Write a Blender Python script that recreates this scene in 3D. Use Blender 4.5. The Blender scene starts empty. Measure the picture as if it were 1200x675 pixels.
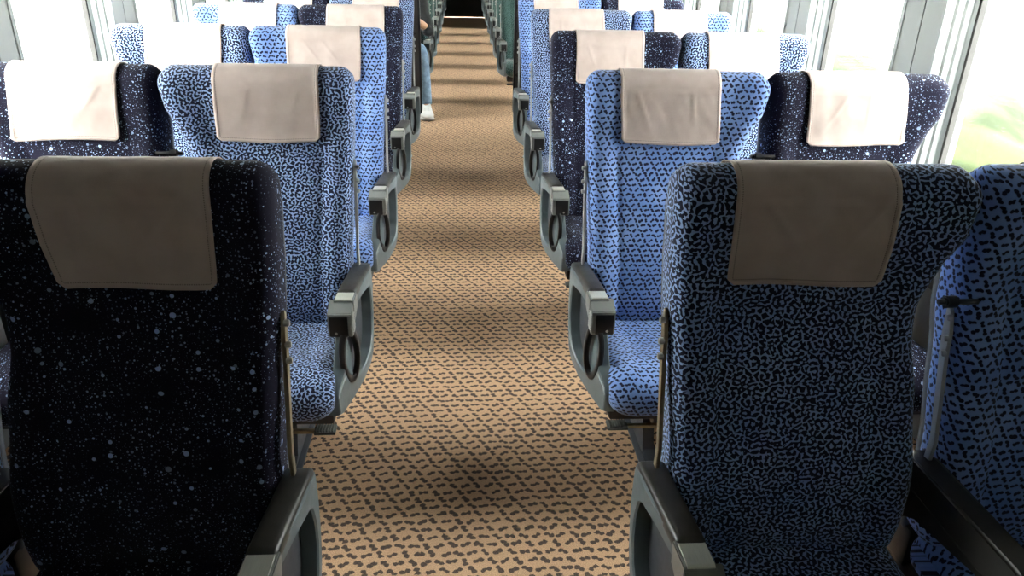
import bpy, bmesh, math, random
from mathutils import Vector, Matrix, noise
random.seed(7)
sc = bpy.context.scene
C = sc.collection
PI = math.pi
CAMH = 1.52

# ------------------------------------------------------------------ camera, sky, exposure
cam_data = bpy.data.cameras.new('camera')
cam = bpy.data.objects.new('camera', cam_data)
C.objects.link(cam)
fw = Vector((0.06278883, 0.904724, -0.42134552))
rt = Vector((0.99801256, -0.0591758, 0.02165984))
up = Vector((0.00533728, 0.42186811, 0.9066415))
m = Matrix((rt, up, -fw)).transposed().to_4x4()
m.translation = Vector((0, 0, CAMH))
cam.matrix_world = m
cam_data.sensor_width = 36
cam_data.lens = 890.51 / 1200 * 36
cam_data.clip_start = 0.02
sc.camera = cam

SKY = 39.0
w = bpy.data.worlds.new('overcast_sky')
sc.world = w
w.use_nodes = True
bg = w.node_tree.nodes['Background']
bg.inputs[0].default_value = (1.0, 0.985, 0.965, 1)
bg.inputs[1].default_value = SKY

sc.view_settings.view_transform = 'Standard'
sc.view_settings.look = 'None'
sc.view_settings.gamma = 1
sc.view_settings.use_curve_mapping = False
sc.view_settings.exposure = 0.0
sc.cycles.use_denoising = True
sc.cycles.max_bounces = 10
sc.cycles.diffuse_bounces = 6
sc.cycles.sample_clamp_indirect = 12

WL, WR = -1.46, 1.52          # inner faces of the window walls
Y_BACK, Y_END = -0.75, 16.05  # bulkheads
ZC = 2.25
Z_SILL, Z_HEAD = 0.78, 1.66

# ------------------------------------------------------------------ node helpers
class NT:
    def __init__(s, mat):
        mat.use_nodes = True
        s.t = mat.node_tree
        s.b = s.t.nodes['Principled BSDF']
    def n(s, typ, **kw):
        x = s.t.nodes.new(typ)
        for k, v in kw.items():
            setattr(x, k, v)
        return x
    def l(s, a, b):
        s.t.links.new(a, b)
    def m(s, op, a, b=None, c=None, clamp=False):
        x = s.n('ShaderNodeMath', operation=op)
        x.use_clamp = clamp
        for i, v in enumerate((a, b, c)):
            if v is None: continue
            if isinstance(v, (int, float)): x.inputs[i].default_value = v
            else: s.l(v, x.inputs[i])
        return x.outputs[0]
    def ss(s, val, e0, e1):          # smoothstep, 0 at e0, 1 at e1
        x = s.n('ShaderNodeMapRange', interpolation_type='SMOOTHSTEP')
        s.l(val, x.inputs[0])
        if e0 < e1:
            x.inputs[1].default_value, x.inputs[2].default_value = e0, e1
            x.inputs[3].default_value, x.inputs[4].default_value = 0, 1
        else:
            x.inputs[1].default_value, x.inputs[2].default_value = e1, e0
            x.inputs[3].default_value, x.inputs[4].default_value = 1, 0
        return x.outputs[0]
    def mix(s, f, a, b):
        x = s.n('ShaderNodeMix', data_type='RGBA')
        for i, v in ((0, f), (6, a), (7, b)):
            if isinstance(v, tuple): x.inputs[i].default_value = v + (1,) if len(v) == 3 else v
            elif isinstance(v, (int, float)): x.inputs[i].default_value = v
            else: s.l(v, x.inputs[i])
        return x.outputs[2]
    def vscale(s, v, k):
        x = s.n('ShaderNodeVectorMath', operation='SCALE')
        s.l(v, x.inputs[0]); x.inputs[3].default_value = k
        return x.outputs[0]
    def noise(s, vec, scale, detail=2, out=0):
        x = s.n('ShaderNodeTexNoise')
        x.inputs['Scale'].default_value = scale
        x.inputs['Detail'].default_value = detail
        s.l(vec, x.inputs['Vector'])
        return x.outputs[out]
    def bump(s, h, strength, dist=0.002):
        x = s.n('ShaderNodeBump')
        x.inputs['Strength'].default_value = strength
        x.inputs['Distance'].default_value = dist
        s.l(h, x.inputs['Height'])
        s.l(x.outputs[0], s.b.inputs['Normal'])

def warp(nt, vec, scale, amp):
    nz = nt.noise(vec, scale, 1, 1)
    a = nt.n('ShaderNodeVectorMath', operation='SUBTRACT'); nt.l(nz, a.inputs[0]); a.inputs[1].default_value = (.5, .5, .5)
    b = nt.vscale(a.outputs[0], amp)
    c = nt.n('ShaderNodeVectorMath', operation='ADD'); nt.l(vec, c.inputs[0]); nt.l(b, c.inputs[1])
    return c.outputs[0]

def dumbbell(nt, vec, cell, rad=.2, off=.2, tilt=.62, sx=1.0, sm=.2):
    """Short two-lobed blots, one to a cell, rows staggered, tilted alternately."""
    v = nt.n('ShaderNodeSeparateXYZ'); nt.l(vec, v.inputs[0])
    py = nt.m('DIVIDE', v.outputs[1], cell)
    px0 = nt.m('DIVIDE', v.outputs[0], cell * sx)
    row = nt.m('FLOOR', py)
    px = nt.m('ADD', px0, nt.m('MULTIPLY', row, .5))
    cx = nt.m('FLOOR', px)
    comb = nt.n('ShaderNodeCombineXYZ'); nt.l(cx, comb.inputs[0]); nt.l(row, comb.inputs[1])
    wn = nt.n('ShaderNodeTexWhiteNoise', noise_dimensions='2D'); nt.l(comb.outputs[0], wn.inputs['Vector'])
    sep = nt.n('ShaderNodeSeparateXYZ'); nt.l(wn.outputs['Color'], sep.inputs[0])
    fx = nt.m('SUBTRACT', nt.m('SUBTRACT', px, cx), .5)
    fy = nt.m('SUBTRACT', nt.m('SUBTRACT', py, row), .5)
    fx = nt.m('ADD', fx, nt.m('MULTIPLY', nt.m('SUBTRACT', sep.outputs[0], .5), .16))
    fy = nt.m('ADD', fy, nt.m('MULTIPLY', nt.m('SUBTRACT', sep.outputs[1], .5), .16))
    par = nt.m('MODULO', nt.m('ABSOLUTE', nt.m('ADD', cx, nt.m('MULTIPLY', row, 2))), 2)
    sgn = nt.m('SUBTRACT', nt.m('MULTIPLY', nt.m('ROUND', par), 2), 1)
    ang = nt.m('ADD', nt.m('MULTIPLY', sgn, tilt), nt.m('MULTIPLY', nt.m('SUBTRACT', sep.outputs[2], .5), .8))
    ca, sa = nt.m('COSINE', ang), nt.m('SINE', ang)
    qx = nt.m('ADD', nt.m('MULTIPLY', fx, ca), nt.m('MULTIPLY', fy, sa))
    qy = nt.m('SUBTRACT', nt.m('MULTIPLY', fy, ca), nt.m('MULTIPLY', fx, sa))
    def dist(ox, oy):
        a = nt.m('SUBTRACT', qx, ox); b = nt.m('SUBTRACT', qy, oy)
        return nt.m('SQRT', nt.m('ADD', nt.m('MULTIPLY', a, a), nt.m('MULTIPLY', b, b)))
    d = nt.m('SMOOTH_MIN', dist(-off, .05), dist(off, -.05), sm)
    return nt.ss(d, rad, rad - .07)

def base_mat(name, col, rough=.6, metal=0.0, spec=.5):
    mat = bpy.data.materials.new(name)
    nt = NT(mat)
    nt.b.inputs['Base Color'].default_value = tuple(col) + (1,)
    nt.b.inputs['Roughness'].default_value = rough
    nt.b.inputs['Metallic'].default_value = metal
    nt.b.inputs['Specular IOR Level'].default_value = spec
    return mat, nt

def plastic(name, col, rough=.5, metal=0.0, var=.12, scale=9, bumps=0.0, spec=.5):
    mat, nt = base_mat(name, col, rough, metal, spec)
    tc = nt.n('ShaderNodeTexCoord')
    nz = nt.noise(tc.outputs['Object'], scale, 4)
    f = nt.ss(nz, .3, .7)
    a = tuple(c * (1 - var) for c in col); b = tuple(min(1, c * (1 + var)) for c in col)
    nt.l(nt.mix(f, a, b), nt.b.inputs['Base Color'])
    r = nt.m('ADD', nt.m('MULTIPLY', nt.noise(tc.outputs['Object'], scale * 6, 3), .2), rough - .1)
    nt.l(r, nt.b.inputs['Roughness'])
    if bumps: nt.bump(nt.noise(tc.outputs['Object'], 600, 2), bumps, .0005)
    return mat

def fabric(name, kind, dark, light, light2):
    mat, nt = base_mat(name, dark, .9, 0, .15)
    uv = nt.n('ShaderNodeUVMap').outputs[0]
    weave = nt.noise(uv, 900, 2)
    if kind == 'star':
        facs = []
        for sc_, rmax, pw, lo in ((30, .16, 3.4, .01), (72, .15, 2.2, .025), (130, .18, 2.6, .04)):
            vo = nt.n('ShaderNodeTexVoronoi', voronoi_dimensions='2D'); vo.inputs['Scale'].default_value = sc_
            nt.l(uv, vo.inputs['Vector'])
            sp = nt.n('ShaderNodeSeparateColor'); nt.l(vo.outputs['Color'], sp.inputs[0])
            r = nt.m('ADD', nt.m('MULTIPLY', nt.m('POWER', sp.outputs[0], pw), rmax), lo)
            facs.append(nt.m('MULTIPLY', nt.m('LESS_THAN', vo.outputs['Distance'], r), nt.m('ADD', nt.m('MULTIPLY', sp.outputs[1], .6), .4)))
        clump = nt.ss(nt.noise(uv, 14, 2), .3, .6)
        f = nt.m('MAXIMUM', nt.m('MAXIMUM', facs[0], nt.m('MULTIPLY', facs[1], clump)), nt.m('MULTIPLY', facs[2], clump))
        col = nt.mix(f, dark, nt.mix(nt.noise(uv, 60, 1), light, light2))
    elif kind == 'worm':
        # narrow-band random field: plane waves of one wavelength in many directions, gently warped
        wv = warp(nt, uv, 26, .022)
        acc = None
        rnd = random.Random(3)
        for i in range(9):
            an = PI * (i + rnd.uniform(-.3, .3)) / 9
            kk = 2 * PI / .0104 * rnd.uniform(.86, 1.14)
            dp = nt.n('ShaderNodeVectorMath', operation='DOT_PRODUCT'); nt.l(wv, dp.inputs[0]); dp.inputs[1].default_value = (kk * math.cos(an), kk * math.sin(an), 0)
            t_ = nt.m('COSINE', nt.m('ADD', dp.outputs['Value'], rnd.uniform(0, 6.28)))
            acc = t_ if acc is None else nt.m('ADD', acc, t_)
        vo = nt.n('ShaderNodeTexVoronoi', voronoi_dimensions='2D', feature='DISTANCE_TO_EDGE'); vo.inputs['Scale'].default_value = 78
        nt.l(warp(nt, uv, 65, .007), vo.inputs['Vector'])
        f = nt.ss(nt.m('ADD', acc, nt.m('MULTIPLY', nt.ss(vo.outputs['Distance'], .20, .03), 3.8)), 2.05, 2.45)
        col = nt.mix(f, dark, nt.mix(nt.ss(nt.noise(uv, 9, 2), .35, .65), light, light2))
    else:
        wv = warp(nt, uv, 75, .008)
        f = dumbbell(nt, wv, .0158, .268, .205, .75, 1.08, .18)
        col = nt.mix(f, nt.mix(nt.ss(nt.noise(uv, 8, 2), .35, .65), light, light2), dark)
    shade = nt.m('ADD', nt.m('MULTIPLY', weave, .5), .75)
    mu = nt.n('ShaderNodeMix', data_type='RGBA', blend_type='MULTIPLY'); mu.inputs[0].default_value = 1
    nt.l(col, mu.inputs[6]); nt.l(shade, mu.inputs[7])
    nt.l(mu.outputs[2], nt.b.inputs['Base Color'])
    nt.b.inputs['Sheen Weight'].default_value = .04 if kind == 'star' else .2
    nt.b.inputs['Sheen Roughness'].default_value = .5
    nt.bump(weave, .3, .001)
    return mat

M = {}
M['star'] = fabric('navy_fabric_with_pale_specks', 'star', (.007, .006, .017), (.42, .58, .95), (.60, .75, 1.0))
M['worm'] = fabric('blue_fabric_with_wandering_lines', 'worm', (.006, .008, .030), (.27, .37, .64), (.33, .45, .72))
M['dots'] = fabric('blue_fabric_with_dark_blots', 'dots', (.008, .010, .040), (.16, .27, .60), (.23, .35, .68))
M['green'] = fabric('green_fabric_with_wandering_lines', 'worm', (.008, .022, .020), (.08, .15, .135), (.11, .19, .175))
M['grey'] = plastic('blue_grey_plastic', (.125, .155, .165), .42, 0, .08, 7, .1)
M['shell'] = plastic('dark_shell_plastic', (.05, .055, .065), .5, 0, .1, 7, .1)
M['black'] = plastic('black_padding', (.034, .032, .028), .38, 0, .3, 14, .25)
M['dark'] = plastic('black_plastic', (.012, .012, .013), .35, 0, .2, 10)
M['steel'] = plastic('painted_steel', (.42, .42, .40), .35, .3, .12, 12)
M['bronze'] = plastic('worn_bronze_steel', (.26, .21, .14), .35, .35, .2, 16)
M['housing'] = plastic('warm_grey_housing', (.24, .25, .24), .35, .3, .08, 12)
M['rubber'] = plastic('ribbed_grey_rubber', (.10, .105, .10), .6, 0, .2, 30)
M['white_mark'] = plastic('white_print', (.75, .76, .78), .5, 0, .02)

def brushed():
    mat, nt = base_mat('brushed_metal_plate', (.5, .5, .45), .34, .6)
    tc = nt.n('ShaderNodeTexCoord')
    mp = nt.n('ShaderNodeMapping'); mp.inputs['Scale'].default_value = (900, 25, 25)
    nt.l(tc.outputs['Object'], mp.inputs[0])
    nz = nt.noise(mp.outputs[0], 1, 3)
    nt.l(nt.mix(nz, (.60, .60, .52), (.85, .85, .76)), nt.b.inputs['Base Color'])
    nt.l(nt.m('ADD', nt.m('MULTIPLY', nz, .25), .25), nt.b.inputs['Roughness'])
    return mat
M['brushed'] = brushed()

def cloth_mat():
    mat, nt = base_mat('beige_cotton', (.60, .50, .455), .92, 0, .1)
    uv = nt.n('ShaderNodeUVMap').outputs[0]
    n1 = nt.noise(uv, 14, 3)
    wv = nt.n('ShaderNodeTexWave'); wv.inputs['Scale'].default_value = 420; nt.l(uv, wv.inputs[0])
    col = nt.mix(nt.ss(n1, .3, .7), (.62, .50, .45), (.69, .57, .52))
    sp = nt.n('ShaderNodeSeparateXYZ'); nt.l(uv, sp.inputs[0])
    # stitched hem: a darker dashed seam a centimetre inside the edge; the edge distance is stored in a second map
    e = nt.n('ShaderNodeUVMap'); e.uv_map = 'hem'
    es = nt.n('ShaderNodeSeparateXYZ'); nt.l(e.outputs[0], es.inputs[0])
    seam = nt.m('MULTIPLY', nt.ss(es.outputs[0], .0085, .0095), nt.ss(es.outputs[0], .0115, .0105))
    dash = nt.m('GREATER_THAN', nt.m('FRACT', nt.m('MULTIPLY', es.outputs[1], 260)), .35)
    seam = nt.m('MULTIPLY', seam, dash)
    col2 = nt.mix(nt.m('MULTIPLY', seam, .8), col, (.26, .20, .17))
    nt.l(col2, nt.b.inputs['Base Color'])
    nt.b.inputs['Sheen Weight'].default_value = .2
    tr = nt.n('ShaderNodeBsdfTranslucent'); nt.l(col2, tr.inputs[0])
    mx = nt.n('ShaderNodeMixShader'); mx.inputs[0].default_value = .12
    out = nt.t.nodes['Material Output']
    nt.l(nt.b.outputs[0], mx.inputs[1]); nt.l(tr.outputs[0], mx.inputs[2]); nt.l(mx.outputs[0], out.inputs[0])
    h = nt.m('ADD', nt.m('MULTIPLY', nt.noise(uv, 700, 1), .3), nt.m('MULTIPLY', seam, -1.0))
    puck = nt.m('MULTIPLY', nt.ss(es.outputs[0], .014, .004), nt.noise(uv, 130, 1))
    nt.bump(nt.m('ADD', h, nt.m('MULTIPLY', puck, 2.0)), .5, .001)
    return mat
M['cloth'] = cloth_mat()

def carpet_mat():
    mat, nt = base_mat('patterned_carpet', (.5, .36, .25), .95, 0, .1)
    tc = nt.n('ShaderNodeTexCoord')
    p = warp(nt, warp(nt, tc.outputs['Object'], 60, .012), 170, .005)
    f = dumbbell(nt, p, .0310, .262, .205, .62, 1.15, .13)
    fine = nt.noise(tc.outputs['Object'], 380, 4)
    tan = nt.mix(nt.ss(fine, .35, .65), (.44, .27, .16), (.70, .46, .29))
    drk = nt.mix(nt.ss(fine, .35, .65), (.055, .040, .036), (.13, .095, .08))
    soil = nt.ss(nt.noise(tc.outputs['Object'], 3, 3), .35, .75)
    col = nt.mix(f, tan, drk)
    col = nt.mix(nt.m('MULTIPLY', soil, .12), col, (.2, .14, .10))
    nt.l(col, nt.b.inputs['Base Color'])
    nt.bump(fine, .5, .003)
    return mat
M['carpet'] = carpet_mat()
M['wall'] = plastic('pale_grey_wall_panel', (.34, .365, .35), .45, 0, .04, 3)
M['back_wall'] = plastic('cream_bulkhead_panel', (.72, .69, .62), .5, 0, .03, 2)
M['frame'] = plastic('pale_window_frame', (.31, .335, .325), .35, .1, .04, 5)
M['seal'] = plastic('black_rubber_seal', (.035, .032, .03), .6, 0, .2, 20)
M['ceiling'] = plastic('off_white_ceiling', (.19, .185, .17), .6, 0, .03, 2)
M['bulkhead'] = plastic('grey_bulkhead', (.08, .08, .078), .5, 0, .05, 2)
M['doorway'] = plastic('dark_end_door', (.004, .0035, .0035), .6, 0, .2, 3)
M['partition'] = plastic('smoky_brown_panel', (.055, .045, .04), .3, 0, .15, 4)

def glass_mat():
    mat = bpy.data.materials.new('window_glass'); mat.use_nodes = True
    t = mat.node_tree; t.nodes.remove(t.nodes['Principled BSDF'])
    tr = t.nodes.new('ShaderNodeBsdfTransparent'); tr.inputs[0].default_value = (.93, .96, .95, 1)
    gl = t.nodes.new('ShaderNodeBsdfGlossy'); gl.inputs['Roughness'].default_value = .02
    lw = t.nodes.new('ShaderNodeLayerWeight'); lw.inputs[0].default_value = .5
    pw = t.nodes.new('ShaderNodeMath'); pw.operation = 'POWER'; pw.inputs[1].default_value = 5; t.links.new(lw.outputs['Facing'], pw.inputs[0])
    fr = t.nodes.new('ShaderNodeMath'); fr.operation = 'MULTIPLY_ADD'; fr.inputs[1].default_value = .35; fr.inputs[2].default_value = .03; t.links.new(pw.outputs[0], fr.inputs[0])
    mx = t.nodes.new('ShaderNodeMixShader')
    t.links.new(fr.outputs[0], mx.inputs[0]); t.links.new(tr.outputs[0], mx.inputs[1]); t.links.new(gl.outputs[0], mx.inputs[2])
    t.links.new(mx.outputs[0], t.nodes['Material Output'].inputs[0])
    return mat
M['glass'] = glass_mat()

def grass_mat():
    mat, nt = base_mat('bright_grass', (.2, .3, .1), .9, 0, .1)
    tc = nt.n('ShaderNodeTexCoord')
    mp = nt.n('ShaderNodeMapping'); mp.inputs['Scale'].default_value = (1.6, .35, 2.2)
    nt.l(tc.outputs['Object'], mp.inputs[0])
    a = nt.ss(nt.noise(mp.outputs[0], 2.2, 5), .38, .62)
    b = nt.ss(nt.noise(mp.outputs[0], .9, 3), .45, .6)
    col = nt.mix(a, (.010, .016, .004), (.030, .038, .014))
    col = nt.mix(b, col, (.055, .052, .032))
    nt.l(col, nt.b.inputs['Base Color'])
    return mat
M['grass'] = grass_mat()
M['ballast'] = plastic('pale_ballast', (.30, .30, .28), .9, 0, .2, 8)

# ------------------------------------------------------------------ object helpers
def link(o, parent=None):
    C.objects.link(o)
    if parent: o.parent = parent
    return o

def mesh_from(bm, name, mats, smooth=True):
    me = bpy.data.meshes.new(name)
    bmesh.ops.recalc_face_normals(bm, faces=bm.faces)
    bm.to_mesh(me); bm.free()
    for mm_ in (mats if isinstance(mats, (list, tuple)) else [mats]): me.materials.append(mm_)
    for p in me.polygons: p.use_smooth = smooth
    return me

def obj(name, me, parent=None, loc=(0, 0, 0), rz=0):
    o = bpy.data.objects.new(name, me)
    o.location = loc; o.rotation_euler = (0, 0, rz)
    return link(o, parent)

def tag(o, label, cat, group=None):
    o['label'] = label; o['category'] = cat
    if group: o['group'] = group
    return o

def thing(name, label, cat, loc=(0, 0, 0), group=None):
    o = bpy.data.objects.new(name, None)
    o.empty_display_size = .1
    o.location = loc
    C.objects.link(o)
    return tag(o, label, cat, group)

def struct(name, me, parent=None):
    o = obj(name, me, parent)
    if parent is None: o['kind'] = 'structure'
    return o

def add_box(bm, x0, x1, y0, y1, z0, z1, bev=0.0, seg=2, mi=0):
    t = bmesh.new()
    bmesh.ops.create_cube(t, size=1)
    for v in t.verts:
        v.co = Vector(((x0 + x1) / 2 + v.co.x * (x1 - x0), (y0 + y1) / 2 + v.co.y * (y1 - y0), (z0 + z1) / 2 + v.co.z * (z1 - z0)))
    if bev: bmesh.ops.bevel(t, geom=list(t.edges), offset=bev, segments=seg, affect='EDGES', profile=.5)
    merge(bm, t, mi)

def merge(bm, t, mi=0, mat=None):
    if mat is not None: bmesh.ops.transform(t, matrix=mat, verts=t.verts)
    vm = {v: bm.verts.new(v.co) for v in t.verts}
    for f in t.faces:
        try:
            nf = bm.faces.new([vm[v] for v in f.verts]); nf.material_index = mi; nf.smooth = True
        except ValueError: pass
    t.free()

def add_cyl(bm, p0, p1, r, seg=20, bev=0.0, mi=0, r2=None):
    p0, p1 = Vector(p0), Vector(p1)
    t = bmesh.new()
    L = (p1 - p0).length
    bmesh.ops.create_cone(t, cap_ends=True, segments=seg, radius1=r, radius2=r if r2 is None else r2, depth=L)
    if bev:
        ed = [e for e in t.edges if abs(abs(e.verts[0].co.z) - L / 2) < 1e-6 and abs(e.verts[0].co.z - e.verts[1].co.z) < 1e-6]
        bmesh.ops.bevel(t, geom=ed, offset=bev, segments=2, affect='EDGES')
    q = (p1 - p0).to_track_quat('Z', 'Y')
    merge(bm, t, mi, Matrix.Translation((p0 + p1) / 2) @ q.to_matrix().to_4x4())

def loft(bm, rings, cap=True, uvs=None, uvl=None, closed=True):
    vr = [[bm.verts.new(p) for p in r] for r in rings]
    n = len(rings[0])
    for i in range(len(rings) - 1):
        for j in range(n if closed else n - 1):
            k = (j + 1) % n
            f = bm.faces.new((vr[i][j], vr[i][k], vr[i + 1][k], vr[i + 1][j])); f.smooth = True
            if uvs:
                cs = ((i, j), (i, j + 1), (i + 1, j + 1), (i + 1, j))
                for lp, (a, b) in zip(f.loops, cs): lp[uvl].uv = uvs[a][b]
    if cap and closed:
        for i, r in ((0, vr[0]), (-1, vr[-1])):
            f = bm.faces.new(r if i else r[::-1])
            if uvs:
                for lp in f.loops: lp[uvl].uv = (lp.vert.co.x, lp.vert.co.y + lp.vert.co.z)
    return vr

def interp(tab, z):
    if z <= tab[0][0]: return tab[0][1]
    for (a, va), (b, vb) in zip(tab, tab[1:]):
        if z <= b:
            t = (z - a) / (b - a); t = t * t * (3 - 2 * t) * .5 + t * .5
            return va + (vb - va) * t
    return tab[-1][1]

# ------------------------------------------------------------------ seat shapes (x grows from the aisle edge towards the window; seat faces -y)
Z0, Z1 = .365, 1.168
TAB_A = [(.36, .042), (.45, .036), (.60, .030), (.80, .020), (.92, .012), (1.0, .006), (1.07, .001), (1.12, 0), (1.17, .002)]
TAB_W = [(.36, .515), (.54, .522), (.73, .500), (.85, .478), (.92, .477), (1.0, .500), (1.06, .528), (1.12, .538), (1.17, .535)]
TAB_F = [(.36, -.118), (.46, -.128), (.58, -.122), (.75, -.092), (.90, -.062), (.97, -.060), (1.05, -.068), (1.17, -.062)]
RT, RB, RC = .050, .05, .038

def half_t(z):
    h = .056
    if z > Z1 - RT: h *= math.sqrt(max(0, 1 - ((z - (Z1 - RT)) / RT) ** 2))
    if z < Z0 + .04: h *= math.sqrt(max(0, 1 - ((Z0 + .04 - z) / .04) ** 2))
    return h

def y_mid(z): return interp(TAB_F, z) + .056

def relief(xn, x, z, W):
    d = 0
    a = abs(xn)
    top = max(0, min(1, (z - .93) / .08))
    d += -.014 * max(0, min(1, (a - .60) / .2)) * (1 - .4 * top)
    if z < .93:
        d += .005 * math.exp(-((a - .63) / .018) ** 2)
        if a < .64: d += .005 * math.exp(-((z - .765) / .006) ** 2)
    if xn > .55: d += -.010 * ((xn - .55) / .45) ** 1.5 * top
    if z < .9: d += -.008 * math.cos(xn * PI / 2) * max(0, min(1, (.9 - z) / .15)) * min(1, (z - .36) / .1)
    fade = half_t(z) / .056
    return d * fade

def section(z, nf=40, na=5, nb=10):
    inset = 0
    if z > Z1 - RC: inset = RC - math.sqrt(max(0, RC * RC - (z - (Z1 - RC)) ** 2))
    if z < Z0 + RB: inset = RB - math.sqrt(max(0, RB * RB - (Z0 + RB - z) ** 2))
    xa, xw = interp(TAB_A, z) + inset * .9, interp(TAB_W, z) - inset * .9
    h = max(half_t(z), .0008)
    rc = min(h * .98, .038)
    ym = y_mid(z); W = xw - xa
    pts = []
    for i in range(nf + 1):
        x = xa + rc + (W - 2 * rc) * i / nf
        pts.append([x, ym - h])
    for i in range(1, na + 1):
        a = -PI / 2 + (PI / 2) * i / na
        pts.append([xw - rc + rc * math.cos(a), ym - h + rc + rc * math.sin(a)])
    for i in range(0, na + 1):
        a = (PI / 2) * i / na
        pts.append([xw - rc + rc * math.cos(a), ym + h - rc + rc * math.sin(a)])
    for i in range(1, nb):
        pts.append([xw - rc - (W - 2 * rc) * i / nb, ym + h])
    for i in range(0, na + 1):
        a = PI / 2 + (PI / 2) * i / na
        pts.append([xa + rc + rc * math.cos(a), ym + h - rc + rc * math.sin(a)])
    for i in range(0, na):
        a = PI + (PI / 2) * i / na
        pts.append([xa + rc + rc * math.cos(a), ym - h + rc + rc * math.sin(a)])
    pts = pts[-(2 * na + nb // 2 + 1):] + pts[:-(2 * na + nb // 2 + 1)]
    out = []
    for x, y in pts:
        xn = (x - (xa + xw) / 2) / (W / 2)
        wgt = max(0, min(1, (ym + h * .6 - y) / (h * 1.2)))
        out.append(Vector((x, y + relief(xn, x, z, W) * wgt, z)))
    return out

def zlist():
    zs = []
    for i in range(8): zs.append(Z0 + .05 * (1 - math.cos(PI / 2 * i / 8)))
    n = 62
    for i in range(n): zs.append(Z0 + .05 + (Z1 - RT - Z0 - .05) * i / n)
    for i in range(11): zs.append(Z1 - RT + RT * math.sin(PI / 2 * i / 10.0))
    return sorted(set(zs))

def bm_backrest(sx, seed):
    bm = bmesh.new(); uvl = bm.loops.layers.uv.new('UVMap')
    rings = []; uvs = []; vacc = 0; prev = None
    ox, oy = seed * 1.37, seed * .91
    for z in zlist():
        r = section(z)
        rings.append([Vector((p.x * sx, p.y, p.z)) for p in r])
        mid = 2 * 5 + 5 + 1 + 20
        if prev: vacc += (r[mid] - prev[mid]).length
        prev = r
        us = [0]
        for j in range(1, len(r) + 1): us.append(us[-1] + (r[j % len(r)] - r[j - 1]).length)
        row = [(u - us[mid] + r[mid].x + ox, vacc + oy) for u in us]
        uvs.append(row)
    loft(bm, rings, True, uvs, uvl)
    return bm

def bm_cushion(sx, seed):
    prof = [(-.085, .405), (-.12, .405), (-.20, .400), (-.30, .407), (-.38, .418), (-.44, .417), (-.485, .402), (-.515, .370), (-.520, .335), (-.505, .300),
            (-.465, .278), (-.40, .270), (-.30, .272), (-.18, .275), (-.09, .28), (-.075, .30), (-.07, .34), (-.072, .385)]
    cen = Vector((-.29, .345)); ox, oy = seed * .77, seed * 1.13
    # smooth the profile (closed Catmull-Rom)
    P = []
    n = len(prof)
    for i in range(n):
        p0, p1, p2, p3 = [Vector(prof[(i + k) % n]) for k in (-1, 0, 1, 2)]
        for s in range(3):
            t = s / 3
            P.append(.5 * ((2 * p1) + (-p0 + p2) * t + (2 * p0 - 5 * p1 + 4 * p2 - p3) * t * t + (-p0 + 3 * p1 - 3 * p2 + p3) * t ** 3))
    bm = bmesh.new(); uvl = bm.loops.layers.uv.new('UVMap')
    rings = []; uvs = []
    xs0, xs1 = .044, .512
    R = .075
    N = 44
    for i in range(N + 1):
        t = i / N
        x = xs0 + (xs1 - xs0) * (.5 - .5 * math.cos(PI * t)) if False else xs0 + (xs1 - xs0) * t
        if i < 9: x = xs0 + R * (1 - math.cos(PI / 2 * i / 9))
        elif i > N - 9: x = xs1 - R * (1 - math.cos(PI / 2 * (N - i) / 9))
        else: x = xs0 + R + (xs1 - xs0 - 2 * R) * (i - 9) / (N - 18)
        e = max(0, R - (x - xs0), R - (xs1 - x)) / R
        k = 1 - math.sqrt(max(0, 1 - e * e))
        xn = (x - (xs0 + xs1) / 2) / ((xs1 - xs0) / 2)
        ring = []; row = []; acc = 0
        for j, p in enumerate(P):
            d = p - cen
            sy = 1 - .16 * k if d.x < 0 else 1 - .05 * k
            sz = 1 - (.55 if d.y > 0 else .75) * k
            q = Vector((cen.x + d.x * sy, cen.y + d.y * sz))
            if d.y > .03:        # gentle dish and side bolsters, plus a cross seam
                q.y += .008 * max(0, min(1, (abs(xn) - .55) / .2)) * (1 - k)
                q.y -= .004 * math.exp(-((p.x + .27) / .008) ** 2) * (abs(xn) < .62)
                q.y -= .004 * math.exp(-((abs(xn) - .62) / .02) ** 2)
            ring.append(Vector((x * sx, q.x, q.y)))
        for j in range(len(P) + 1):
            if j: acc += (P[j % len(P)] - P[j - 1]).length
            row.append((x + ox, -acc + oy))
        rings.append(ring); uvs.append(row)
    loft(bm, rings, True, uvs, uvl)
    return bm

def bm_shell(sx):
    bm = bmesh.new(); rings = []
    for i in range(24):
        z = .33 + (1.12 - .33) * i / 23
        xa, xw = interp(TAB_A, z) + .006, interp(TAB_W, z) - .006
        ym = y_mid(z)
        h0, h1 = ym + .030, ym + .066
        e = .02 * (1 if i in (0, 23) else 0)
        rings.append([Vector((x * sx, y, z)) for x, y in ((xa + e, h0), (xw - e, h0), (xw - e, h1 - .012), (xw - .02 - e, h1 - e * .3), (xa + .02 + e, h1 - e * .3), (xa + e, h1 - .012))])
    loft(bm, rings)
    return bm

def extrude_profile(bm, pts, x0, x1, shift=None, mi=0):
    """closed (y,z) profile extruded along x"""
    t = bmesh.new()
    a = [t.verts.new((x0 + (shift(p[0]) if shift else 0), p[0], p[1])) for p in pts]
    b = [t.verts.new((x1 + (shift(p[0]) if shift else 0), p[0], p[1])) for p in pts]
    n = len(pts)
    t.faces.new(a); t.faces.new(b[::-1])
    for i in range(n): t.faces.new((a[i], a[(i + 1) % n], b[(i + 1) % n], b[i]))
    merge(bm, t, mi)

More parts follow.
